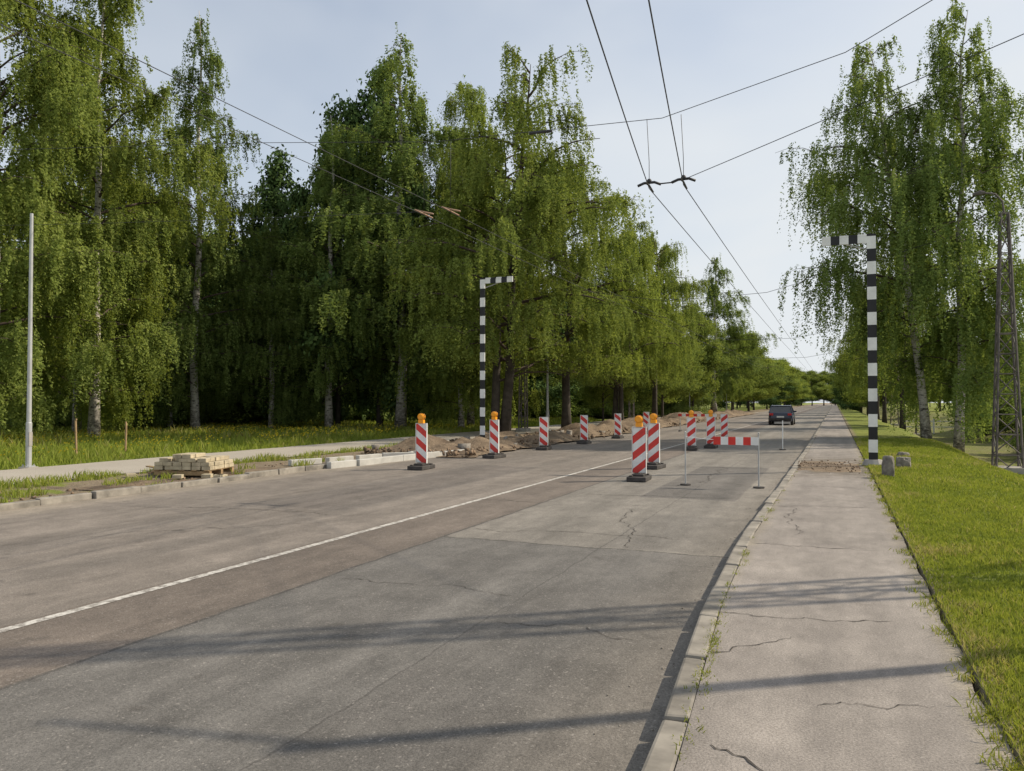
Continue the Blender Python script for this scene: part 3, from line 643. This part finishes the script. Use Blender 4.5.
m.tube([(-.67,-1.5,1.41),(.67,-1.5,1.41)],.04,6,0); m.obj('cabin',[m_car,m_glassdark],parent=e)
m=MB()
for sx in(-.78,.78):
    for sy in(-1.3,1.3): m.tube([(sx-.1,sy,.31),(sx+.1,sy,.31)],.31,18,0); m.tube([(sx-.105,sy,.31),(sx+.105,sy,.31)],.18,12,1)
m.obj('wheels',[m_rubber,m_galv],parent=e)
m=MB(); m.box((-.64,-2.1,.80),(.26,.08,.16),0);m.box((.64,-2.1,.80),(.26,.08,.16),0);m.box((0,-2.13,.62),(.52,.03,.12),1);m.box((0,-2.11,.42),(1.5,.12,.16),2);m.box((-.9,.75,.98),(.2,.1,.13),3);m.box((.9,.75,.98),(.2,.1,.13),3)
m.obj('lights_and_plate',[m_tail,m_plate,m_rubber,m_car],parent=e,bevel=.01)
# ------------------------------------------------------------------ house
e=bpy.data.objects.new('brick_house',None); COL.objects.link(e); e.location=(15.5,74,Hs(15.5,74))
m=MB(); m.box((0,0,1.5),(8,7,3.2)); m.add([(-4,-3.5,3.1),(4,-3.5,3.1),(4,3.5,3.1),(-4,3.5,3.1),(-4,0,5.2),(4,0,5.2)],[(0,3,4),(1,5,2)]); m.obj('walls',[m_brick],parent=e)
m=MB(); 
for s_ in(-1,1): m.box((0,s_*2.0,4.28),(8.8,4.8,.12),0,Matrix.Rotation(-s_*.54,3,'X'))
m.box((2,.5,5.4),(.5,.5,1.2),0); m.obj('roof',[m_roof],parent=e)
m=MB()
for wx in(-2.6,-.4,2.4): m.box((wx,-3.51,1.8),(1.1,.06,1.2),0); m.box((wx,-3.54,1.8),(.95,.04,1.05),1)
m.box((1.1,-3.51,1.1),(.9,.06,2.1),2); m.obj('windows_and_door',[m_white,m_glassdark,m_wood],parent=e)
m=MB()
for k in range(18): m.box((k*2.2,0,.5),(.12,.12,1.2),0)
for z in(.45,.9): m.box((18.7,0,z),(37.4,.05,.07),0)
m.obj('fence',[m_white],(5.,70,Hs(9,70)))
# ------------------------------------------------------------------ world + sun + camera
SUN_AZ=math.radians(35); EL=math.radians(39)
w=bpy.data.worlds.new('World'); scene.world=w; w.use_nodes=True; nt=w.node_tree; bg=nt.nodes['Background']
sky=N(nt,'ShaderNodeTexSky',sky_type='NISHITA',sun_disc=False); sky.sun_elevation=EL; sky.sun_rotation=math.radians(55); sky.air_density=1.0; sky.dust_density=1.6; sky.ozone_density=1.2
tc=N(nt,'ShaderNodeTexCoord').outputs['Generated']; mp=mapping(nt,tc,(1,1,2.6),(0,0,.6))
f=noise(nt,mp,1.4,4,.5,.4); s=sepx(nt,tc)
cl=rng_(nt,f,.3,.75,.28,.75,True); hz=rng_(nt,s[2],0,.5,.6,0); hx=rng_(nt,s[0],-.7,.3,0,.35); f2=M(nt,'MINIMUM',M(nt,'ADD',M(nt,'ADD',cl,hz),M(nt,'SUBTRACT',hx,.1)),.96)
c=mix(nt,f2,sky.outputs[0],(5.5,5.75,5.95)); nt.links.new(c,bg.inputs[0]); bg.inputs[1].default_value=.145
sl=bpy.data.lights.new('sun','SUN'); sl.energy=5.0; sl.angle=math.radians(.6); sl.color=(1,.88,.70)
so=bpy.data.objects.new('sun',sl); COL.objects.link(so)
d=Vector((math.cos(SUN_AZ)*math.cos(EL),math.sin(SUN_AZ)*math.cos(EL),math.sin(EL))); so.rotation_euler=d.to_track_quat('Z','Y').to_euler(); so.location=(20,10,30)
cam=bpy.data.cameras.new('camera'); co=bpy.data.objects.new('camera',cam); COL.objects.link(co); scene.camera=co
cam.sensor_width=36; cam.lens=780/1024*36; cam.clip_end=3000; cam.clip_start=.05
co.location=(0,0,1.6); co.rotation_euler=(math.radians(91.21),0,math.radians(22.5))
scene.view_settings.view_transform='Standard'; scene.view_settings.look='None'; scene.view_settings.exposure=0
